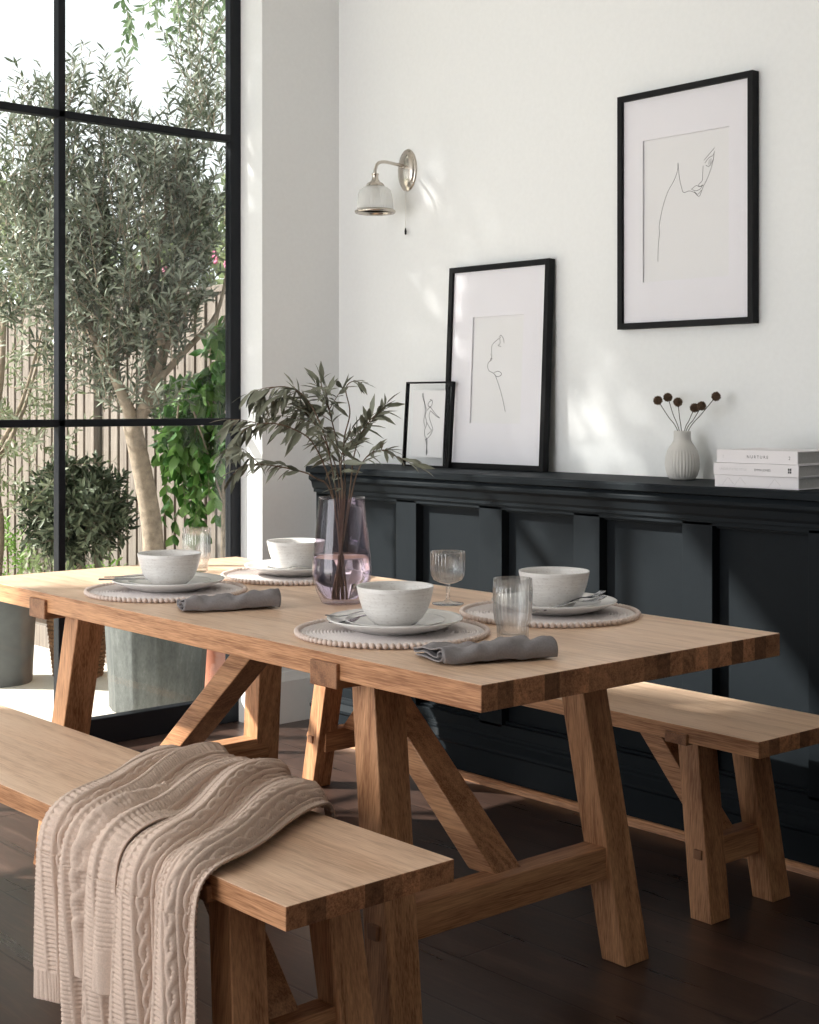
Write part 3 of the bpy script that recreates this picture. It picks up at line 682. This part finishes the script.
for i in range(6):
    t = thing('dried_seed_head', 'dried brown ' + pl[i], 'dried flower', lv, 0, 'dried seed heads')
    rnd = random.Random(i); dx = [.0, .02, .005, .0, -.015, .02][i]
    e = Vector((dx, Yp[i] - lv.y, Zp[i] - lv.z)); b = Vector((dx * .1, (Yp[i] - lv.y) * .17, .148)); b0 = Vector((0, -(Yp[i] - lv.y) * .25, .02))
    M().tube(smoothpath([b0, b, b.lerp(e, .5) + rv(rnd, .002), e], 18), .0013, 6).build('stem', dryStem, t, smooth=True)
    m = M(); r = .0155; m.ball(e, r * .75, 12, 8)
    for k in range(130):
        z = 1 - 2 * (k + .5) / 130; a = k * 2.39996; q = math.sqrt(1 - z * z); d = Vector((q * math.cos(a), q * math.sin(a), z)); u = d.orthogonal().normalized(); w2 = d.cross(u)
        c = e + d * r * .70; tip = e + d * r * rnd.uniform(.95, 1.1); s_ = .0022
        m.add([c + u * s_, c - u * s_ * .5 + w2 * s_, c - u * s_ * .5 - w2 * s_, tip], [(0, 1, 3), (1, 2, 3), (2, 0, 3)])
    m.build('seed_ball', podM, t)
def text_mesh(parent, s, size, loc, mat, name='lettering', rot=(PI / 2, 0, 0), space=1.):
    cu = bpy.data.curves.new('t', 'FONT'); cu.body = s; cu.size = size; cu.align_x = 'CENTER'; cu.align_y = 'CENTER'; cu.space_character = space
    o = bpy.data.objects.new('t', cu); COL.objects.link(o); bpy.context.view_layer.update()
    me = bpy.data.meshes.new_from_object(o.evaluated_get(bpy.context.evaluated_depsgraph_get())); me.name = name
    bpy.data.objects.remove(o); me.materials.clear(); me.materials.append(mat)
    r = bpy.data.objects.new(name, me); COL.objects.link(r); r.parent = parent; r.location = loc; r.rotation_euler = rot; return r
def book(loc, rz, Lg, dp, th, label):
    """spine faces local -y, length along x, depth along +y"""
    t = thing('book', label, 'book', loc, 0, 'books stacked on the ledge'); t.rotation_euler = (0, 0, -PI / 2 + rz)
    c = .003; m = M().box((-Lg / 2, 0, 0), (Lg / 2, dp, c)).box((-Lg / 2, 0, th - c), (Lg / 2, dp, th)).box((-Lg / 2, -.002, .0), (Lg / 2, c, th))
    m.build('cover', bookW, t, bevel=.001)
    M().box((-Lg / 2 + .004, c, c), (Lg / 2 - .004, dp - .004, th - c)).build('pages', bookP, t)
    return t
b3 = book((3.415, 2.392, 1.0252), .05, .268, .205, .0335, 'bottom book of the pale stack on the ledge, faint line pattern')
b2 = book((3.412, 2.392, 1.0590), .03, .275, .205, .0345, 'middle book of the pale stack on the ledge, with two grey titles')
b1 = book((3.418, 2.392, 1.0938), .0, .268, .205, .0365, 'top book of the pale stack on the ledge, NURTURE on its spine')
text_mesh(b1, 'NURTURE', .0118, (.004, -.0023, .018), inkM, space=1.5)
text_mesh(b1, '2', .013, (.108, -.0023, .017), inkM, 'emblem')
text_mesh(b1, 'ART', .005, (-.112, -.0023, .018), greyInk, 'small_lettering', rot=(PI / 2, PI / 2, 0))
text_mesh(b2, 'UNDERSTATED STYLE', .0088, (-.072, -.0023, .017), greyInk, 'faint_lettering', space=1.05)
text_mesh(b2, 'EMMA JONES', .0090, (.024, -.0023, .017), inkM)
mm = M()
for k in range(2): 
    for j in range(2): mm.box((.105 + .006 * k, -.0026, .011 + .0075 * j), (.1095 + .006 * k, -.0021, .017 + .0075 * j))
mm.build('emblem', inkM, b2)
mm = M()
for x in (-.09, -.05, .06):
    M().tube([(x - .02, -.0022, .004), (x, -.0022, .028), (x + .018, -.0022, .010)], .0004, 4).build('printed_line', greyInk, b3)

# ------------------------------------------------------------------ wall light
sl = thing('wall_light', 'nickel wall light with ribbed glass shade and pull cord', 'wall lamp', (WX, 4.211, 2.163))
ov = M()
prof = [(.0535, 0), (.0535, .004), (.050, .008), (.046, .0085), (.044, .012), (.036, .017), (.022, .0215), (1e-6, .0235)]
ov.lathe(prof, 56, sy=1.52)
ov.v = [(-z, x, y) for x, y, z in ov.v]        # lathe axis z -> -x ; long axis up
bp = ov.build('backplate', nick, sl, smooth=True, auto=50)
arm = smoothpath([(-.018, 0, .014), (-.06, 0, .017), (-.115, 0, .020), (-.150, 0, .012), (-.165, 0, -.012), (-.166, 0, -.045)], 40)
M().tube(arm, .0062, 12).lathe([(.013, 0), (.013, .003), (.009, .008), (1e-6, .009)], 20, (-.02, 0, .006)).build('arm', nick, sl, smooth=True)
cx = (-.166, 0, 0)
cap = [(1e-6, -.028), (.008, -.028), (.0135, -.030), (.0135, -.0345), (.012, -.036), (.0125, -.050), (.018, -.060), (.030, -.067), (.034, -.073), (.0345, -.077), (.030, -.078), (1e-6, -.076)]
M().lathe(cap[::-1], 40, cx).build('cap', nick, sl, smooth=True, auto=50)
so = [(a * 1.08, b - .004 * (b < -.1)) for a, b in [(.030, -.077), (.044, -.083), (.055, -.093), (.060, -.107), (.0615, -.125), (.063, -.150), (.0640, -.166)]]
si = [(a * 1.08, b - .004 * (b < -.1)) for a, b in [(.0612, -.166), (.0602, -.150), (.0588, -.125), (.057, -.107), (.052, -.096), (.042, -.087), (.028, -.081)]]
M().lathe(so + si, 240, cx, flute=lambda r, z, a, i: r * (1 + .012 * math.cos(60 * a)) if i < 7 else r).build('lamp_shade', shadeG, sl, smooth=True)
M().lathe([(.0665, -.168), (.0705, -.166), (.0770, -.171), (.0780, -.175), (.0750, -.180), (.0655, -.176), (.0665, -.168)], 64, cx).build('rim', nick, sl, smooth=True)
M().lathe([(1e-6, -.125), (.010, -.122), (.020, -.110), (.020, -.098), (.012, -.080), (1e-6, -.078)], 24, cx).build('bulb', plain('opal_bulb', lin(235, 233, 228), .4), sl, smooth=True)
M().tube([(-.012, 0, -.078), (-.012, 0, -.225)], .0013, 6).build('pull_cord', skirtW, sl, smooth=True)
M().lathe([(1e-6, -.250), (.0035, -.248), (.0045, -.236), (.0025, -.224), (1e-6, -.223)], 14, (-.012, 0, 0)).build('pull_toggle', blackF, sl, smooth=True)

# ------------------------------------------------------------------ garden
struct(M().box((-14, 4.88, -.3), (26, 44, -.16)).build('garden_ground', lawnM))
struct(M().box((-6, 4.88, -.16), (3.62, 13.3, -.012)).build('patio', patioM))
struct(M().box((-8, -6, -.3), (-1.8, 4.88, -.012)).build('side_patio', patioM))
bd = thing('raised_bed', 'low planting bed with a pale timber edge along the fence', 'planting bed', (3.62, 6.2, 0))
M().box((0, -.3, -.16), (.045, 7.2, .10)).build('edging', fenceM, bd, bevel=.004)
M().box((.045, -.3, -.16), (.305, 7.2, .07)).build('soil', soilM, bd)
fe = thing('fence', 'tall pale fence of narrow vertical boards behind the plants', 'fence', (3.99, 4.98, 0))
b = M(); rnd = random.Random(4); y = 0.
while y < 8.6:
    wv = .068 + rnd.uniform(-.004, .004); b.box((-.012 - rnd.uniform(0, .003), y, -.10), (.010, y + wv, 1.80 + rnd.uniform(-.004, .004))); y += .092
b.build('boards', fenceM, fe)
M().box((.010, 0, -.10), (.020, 8.6, 1.79)).build('backing', fenceD, fe)
M().box((-.03, 0, 1.80), (.05, 8.6, 1.835)).build('cap_rail', fenceM, fe, bevel=.003)
for yy in (2.02, 4.4, 6.8): M().box((-.055, yy, -.1), (-.012, yy + .07, 1.80)).build('post', fenceM, fe, bevel=.003)
fb = thing('fence', 'far fence of pale boards closing the end of the garden', 'fence', (-5.2, 13.75, 0))
b = M(); y = 0.
while y < 9.1: b.box((y, -.012, -.1), (y + .07, .01, 1.8)); y += .092
b.build('boards', fenceM, fb); M().box((0, .010, -.1), (9.1, .02, 1.79)).build('backing', fenceD, fb); M().box((0, -.03, 1.8), (9.1, .05, 1.835)).build('cap_rail', fenceM, fb)

def crown(t, cs, ntw, rnd, L, Wf, mat, per=20, up=.5, tl=(.18, .36), stem=True, name='foliage', ymin=None, droop=0., dirout=.5, spread=.9, clampx=None):
    """cs: ellipsoids (centre, radii) in the thing's own space; twigs carrying leaves"""
    data = []; tw = M(); vol = [a[1][0] * a[1][1] * a[1][2] for a in cs]; tot = sum(vol)
    for c, r in cs:
        k = max(3, int(ntw * (r[0] * r[1] * r[2]) / tot))
        for _ in range(k):
            while True:
                q = rv(rnd)
                if q.length < 1: break
            q = q * (q.length ** -.35 if q.length > .02 else 1)
            p = Vector((c[0] + q.x * r[0], c[1] + q.y * r[1], c[2] + q.z * r[2]))
            d = (Vector(q) * dirout + Vector((0, 0, up)) + rv(rnd, .45)).normalized(); ln = rnd.uniform(*tl)
            p0 = p - d * ln * .5
            P = []
            for i in range(6):
                f = i / 5; pt = p0 + d * ln * f + Vector((0, 0, -droop * ln * f * f))
                P.append(pt)
            if ymin is not None and min(pt.y for pt in P) < ymin:
                sh = ymin - min(pt.y for pt in P) + rnd.uniform(0, .15); P = [pt + Vector((0, sh, 0)) for pt in P]
            if clampx is not None and max(pt.x for pt in P) > clampx:
                sh = max(pt.x for pt in P) - clampx + rnd.uniform(0, .1); P = [pt - Vector((sh, 0, 0)) for pt in P]
            if stem: tw.tube(P, [.0026, .0022, .0018, .0015, .0012, .0008], 3, cap=False)
            for j in range(per // 2):
                f = (j + .5) / (per // 2); i = min(4, int(f * 5)); pp_ = P[i].lerp(P[i + 1], f * 5 - i); tg = (P[i + 1] - P[i]).normalized()
                o1 = tg.orthogonal().normalized(); a = j * 1.57 + rnd.random()
                sdv = Matrix.Rotation(a, 3, tg) @ o1
                for sg in (1, -1):
                    ll = L * rnd.uniform(.6, 1.2); data.append((pp_, tg * .8 + sdv * sg * spread + rv(rnd, .2) - Vector((0, 0, droop * .8)), tg + rv(rnd, .9), ll, ll * Wf))
    lm = M(); leaves(lm, data, curl=.08 + droop * .1); lm.build(name, mat, t, smooth=True)
    if stem: tw.build('twigs', barkM, t, smooth=True)
def ribpot(t, r0, r1, h, mat, ribs=0, name='pot', band=True):
    pr = [(1e-6, 0), (r0, 0), (r0 * 1.01, .01)] + [(r0 + (r1 - r0) * k / 8, h * k / 8) for k in range(1, 8)]
    if band: pr += [(r1 * 1.0, h * .90), (r1 * 1.05, h * .905), (r1 * 1.06, h * .93), (r1 * 1.01, h * .945), (r1 * 1.03, h * .98), (r1 * 1.07, h * .99), (r1 * 1.06, h), (r1 * .98, h)]
    else: pr += [(r1, h), (r1 * .95, h)]
    pr += [(r1 * .94, h * .9), (1e-6, h * .88)]
    M().lathe(pr, 96, flute=(lambda r, z, a, i: r * (1 + .035 * max(0, math.cos(ribs * a)) ** 4) if ribs and 1 < i < 10 else r)).build(name, mat, t, smooth=True, auto=60)
    M().lathe([(1e-6, h * .895), (r1 * .945, h * .895), (r1 * .3, h * .93), (1e-6, h * .935)], 24).build('soil', soilM, t)

# main olive tree in the galvanised planter
OB = (3.262, 5.272, -.012)
pl_ = thing('planter', 'round galvanised ribbed planter just outside, at the foot of the olive tree', 'planter', OB)
ribpot(pl_, .188, .212, .43, zinc, 12)
rnd = random.Random(11)
ot = thing('olive_tree', 'grey leaved olive tree in the galvanised planter, filling the near window panes', 'tree', (OB[0], OB[1], .392))
def A2(px_, py_, dep=0., kk=239., c=152): 
    a = (px_ - c) / kk; z = 1.26 - (py_ - 404) / kk - .392; v = Rv * a + Av * dep; return Vector((v.x, v.y, z))
tr = M(); trunk = smoothpath([Vector((0, 0, .005)), A2(149, 560), A2(146, 520), A2(137, 470), A2(127, 425)], 24)
tr.tube(trunk, [.047 - .009 * i / len(trunk) for i in range(len(trunk))], 14)
limbs = [[(130, 428), (120, 400), (108, 372), (86, 330), (62, 270)], [(130, 428), (148, 385), (157, 345), (170, 300), (190, 230)], [(140, 410), (142, 370), (135, 330), (125, 260), (120, 180)], [(157, 345), (150, 300), (160, 220), (175, 140)], [(108, 372), (92, 340), (40, 240), (30, 160)], [(148, 385), (176, 350), (205, 310), (215, 250)]]
for li, l in enumerate(limbs):
    P = smoothpath([A2(x, y, (.06 * (li % 3 - .2)) * i) for i, (x, y) in enumerate(l)], 20); tr.tube(P, [(.030 if li < 3 else .018) * (1 - .75 * i / len(P)) for i in range(len(P))], 9)
tr.build('trunk', barkM, ot, smooth=True)
E = lambda x, y, rx, rz, rd, dep=.05: (A2(x, y, dep), (rx / 239., rd, rz / 239.))
crown(ot, [E(125, 240, 82, 115, .36), E(60, 230, 52, 95, .30), E(188, 170, 34, 90, .24), E(110, 125, 22, 62, .2), E(45, 110, 32, 50, .2), E(80, 330, 48, 62, .25), E(160, 312, 38, 40, .22), E(195, 70, 26, 80, .2), E(135, 385, 45, 30, .2), E(12, 250, 30, 80, .25), E(14, 150, 34, 55, .25)],
      960, rnd, .052, .23, oliveL, per=20, up=.75, tl=(.16, .34), ymin=-.26, clampx=.60)
# second olive in the dark pot at the left
LB = (3.005, 6.25, -.012)
lp = thing('planter', 'dark grey round planter standing at the left edge of the view', 'planter', LB)
ribpot(lp, .168, .192, .46, lead)
o2 = thing('olive_tree', 'greener olive tree further out in the dark planter at the left', 'tree', (LB[0], LB[1], .422))
tr = M(); tr.tube(smoothpath([(0, 0, .005), (.02, 0, .3), (-.02, .02, .6), (.03, .0, .95), (.05, 0, 1.4)], 24), [.03 - .02 * i / 25 for i in range(25)], 10)
for a, z in ((.0, .55), (2.1, .7), (4.0, .8), (5.3, .6)): tr.tube(smoothpath([(0, 0, z), (.14 * math.cos(a), .14 * math.sin(a), z + .25), (.25 * math.cos(a), .25 * math.sin(a), z + .6)], 10), [.012 - .008 * i / 11 for i in range(11)], 6)
tr.build('trunk', barkM, o2, smooth=True)
crown(o2, [((.0, 0, 1.15), (.42, .42, .6)), ((.10, .0, .62), (.34, .34, .30)), ((0, 0, 1.8), (.3, .3, .3))], 190, random.Random(5), .050, .24, oliveG, per=18, up=.35, tl=(.16, .34))
# topiary
tb = (3.36, 6.12, -.012)
bk = thing('planter', 'brown wicker basket planter behind the table leg', 'planter', tb)
m = M(); 
for k in range(16):
    z = .01 + k * .019; r = .105 + .035 * k / 16; P = [((r + .004 * (1 if (j + k) % 2 else -1)) * math.cos(2 * PI * j / 40), (r + .004 * (1 if (j + k) % 2 else -1)) * math.sin(2 * PI * j / 40), z) for j in range(41)]
    m.tube(P, .0105, 5)
m.build('woven_side', wick, bk, smooth=True); M().lathe([(1e-6, 0), (.10, 0), (.135, .29), (1e-6, .28)], 32).build('soil', soilM, bk)
tp = thing('topiary_bush', 'round dark leaved topiary bush on a short stem by the fence', 'bush', (tb[0], tb[1], .26))
M().tube([(0, 0, .005), (.01, 0, .15), (0, .01, .45)], [.018, .016, .012], 8).build('stem', barkM, tp, smooth=True)
crown(tp, [((-.02, -.02, .50), (.215, .215, .20))], 330, random.Random(8), .056, .30, baylL, per=14, up=.15, tl=(.08, .17), dirout=1.)
# climber with terracotta pot
cb = (3.675, 5.42, -.012)
tc = thing('plant_pot', 'pinkish terracotta pot right of the galvanised planter', 'plant pot', cb); ribpot(tc, .080, .108, .27, terra)
cl = thing('climbing_plant', 'bright green broad leaved climber against the fence by the window edge', 'plant', (cb[0], cb[1], .23))
c = M(); c.tube(smoothpath([(0, 0, .005), (.02, .0, .35), (.05, .05, .8), (.02, .1, 1.2), (.0, .0, 1.45)], 24), [.012 - .008 * i / 25 for i in range(25)], 7)
c.tube(smoothpath([(.03, .02, .6), (-.05, .1, .95), (-.10, .15, 1.1), (-.12, .17, .85)], 14), .005, 6); c.build('stem', barkM, cl, smooth=True)
crown(cl, [((.03, .16, .98), (.13, .20, .26)), ((.0, .24, .78), (.10, .13, .22)), ((.06, .02, 1.25), (.10, .12, .18))], 120, random.Random(9), .078, .55, vivid, per=12, up=-.2, tl=(.12, .25), droop=.6, spread=.7, clampx=.24)
# low planting
for i, (yy, xx, h, wd, mt, lb) in enumerate([(7.75, 3.80, .52, .26, groundL, 'low bright green shrub in the bed at the left of the fence'), (7.22, 3.82, .42, .24, hedgeL, 'feathery pale green plant in the bed left of the topiary bush'), (6.75, 3.82, .38, .20, groundL, 'low leafy plant in the bed behind the topiary bush'), (6.38, 3.83, .38, .16, hedgeL, 'soft green plant in the bed beside the olive trunk')]):
    s_ = thing('low_shrub', lb, 'shrub', (xx, yy, .072), 0)
    M().tube([(0, 0, 0), (0.01, 0, h * .4), (0, 0, h * .8)], [.008, .006, .003], 6).build('stem', stemM, s_)
    crown(s_, [((0, 0, h * .55), (.13, wd, h * .42))], 70, random.Random(20 + i), .034, .42, mt, per=12, up=.8, tl=(.08, .18), stem=False, clampx=.12)
# trees beyond the fence, plus two unseen ones added to block sun
bg = [((4.95, 7.2, -.16), [((0, 0, 1.85), (.5, 1.0, .85))], hedgeL, 'leafy pale green shrub beyond the fence, right behind the olive crown', .085, .42, 420),
      ((5.0, 9.6, -.16), [((0, 0, 1.9), (.5, 1.2, .9)), ((0, .6, 2.5), (.4, .6, .6))], hedgeL, 'pale green shrub beyond the fence at the left edge', .085, .42, 460),
      ((5.62, 7.3, -.16), [((-1., -.25, 3.72), (.16, .18, .28)), ((-1., .5, 3.80), (.16, .12, .20)), ((-.5, .1, 4.1), (.7, .6, .3))], dullG, 'tall tree beyond the fence with drooping green leaves at the top', .075, .34, 110),
      ((5.1, 12.3, -.16), [((0, 0, 2.1), (.6, 1.2, 1.1))], hedgeL, 'pale green shrub beyond the fence, furthest down the garden', .09, .42, 300),
      ((1.72, 5.85, -.16), [((0, 0, 3.9), (.42, .40, 1.05)), ((.15, .0, 3.0), (.30, .3, .35))], oliveL, 'tall loose tree added out of view on the left to shade the window', .07, .34, 900),
      ((-.78, 5.85, -.16), [((0, 0, 3.95), (.30, .40, .42)), ((-.05, .1, 3.4), (.2, .25, .25))], oliveL, 'second unseen tree added further left to block the sun', .07, .34, 420)]
for i, (lc, cs, mt, lb, L, Wf, nt) in enumerate(bg):
    s_ = thing('garden_tree', lb, 'tree', lc)
    top = max(c_[0][2] for c_ in cs); M().tube(smoothpath([(0, 0, 0), (.03, .04, top * .4), (0, 0, top)], 12), [.05 - .035 * k / 13 for k in range(13)], 8).build('trunk', barkM, s_, smooth=True)
    crown(s_, cs, nt, random.Random(40 + i), L, Wf, mt, per=14, up=.2 if i != 2 else -.3, tl=(.2, .4), droop=.0 if i != 2 else .5)
    if i == 4: crown(s_, [((-.90, 0, 4.25), (.40, .38, .66))], 230, random.Random(77), .07, .34, mt, per=14, up=.2, tl=(.2, .4), name='sun_dimming_foliage')  # extra twigs added out of view to dim the sun streak indoors
    if i == 0:
        fm = M(); r5 = random.Random(3)
        for k in range(34):
            p = Vector((-.38 + r5.uniform(-.1, .1), r5.uniform(-.85, .3), 1.95 + r5.uniform(-.28, .32)))
            for j in range(5):
                a = j * 1.2566; fm.ball(p + Vector((0, .014 * math.cos(a), .014 * math.sin(a))), .012, 6, 4)
        fm.build('blossom', pinkM, s_, smooth=True)

# ------------------------------------------------------------------ light, world, camera
wd = bpy.data.worlds.new('World'); S.world = wd; wd.use_nodes = True
bgn = wd.node_tree.nodes['Background']; bgn.inputs[0].default_value = (.93, .965, 1, 1); bgn.inputs[1].default_value = 1.5
sun = bpy.data.lights.new('sun', 'SUN'); sun.energy = 12.0; sun.angle = math.radians(1.1); sun.color = (1, .965, .92)
so_ = bpy.data.objects.new('sun', sun); COL.objects.link(so_)
al = bpy.data.lights.new('added_side_fill', 'AREA'); al.shape = 'RECTANGLE'; al.size = 2.5; al.size_y = 2.7; al.energy = 86; al.color = (.97, .985, 1)  # fill added for the room, outside the unseen left opening
ao = bpy.data.objects.new('added_side_fill', al); COL.objects.link(ao); ao.location = (-1.85, 3.2, 1.5); ao.rotation_euler = Vector((1, 0, -.0001)).to_track_quat('-Z', 'Z').to_euler()
so_.rotation_euler = Vector((1.05, -1, -1.0)).to_track_quat('-Z', 'Y').to_euler()
cam = bpy.data.cameras.new('camera'); co = bpy.data.objects.new('camera', cam); COL.objects.link(co)
co.location = (0, 0, 1.26); v = Vector((.664, .748, 0)); co.rotation_euler = v.to_track_quat('-Z', 'Y').to_euler()
cam.sensor_fit = 'HORIZONTAL'; cam.sensor_width = 36; cam.lens = 36 * 1455 / 819; cam.shift_y = -(512 - 404) / 819; cam.clip_start = .05
S.camera = co
S.view_settings.view_transform = 'Standard'; S.view_settings.look = 'None'; S.view_settings.gamma = 1; S.view_settings.use_curve_mapping = False
S.view_settings.exposure = 0.
S.cycles.use_denoising = True; S.cycles.max_bounces = 14; S.cycles.transparent_max_bounces = 24; S.cycles.sample_clamp_indirect = 6
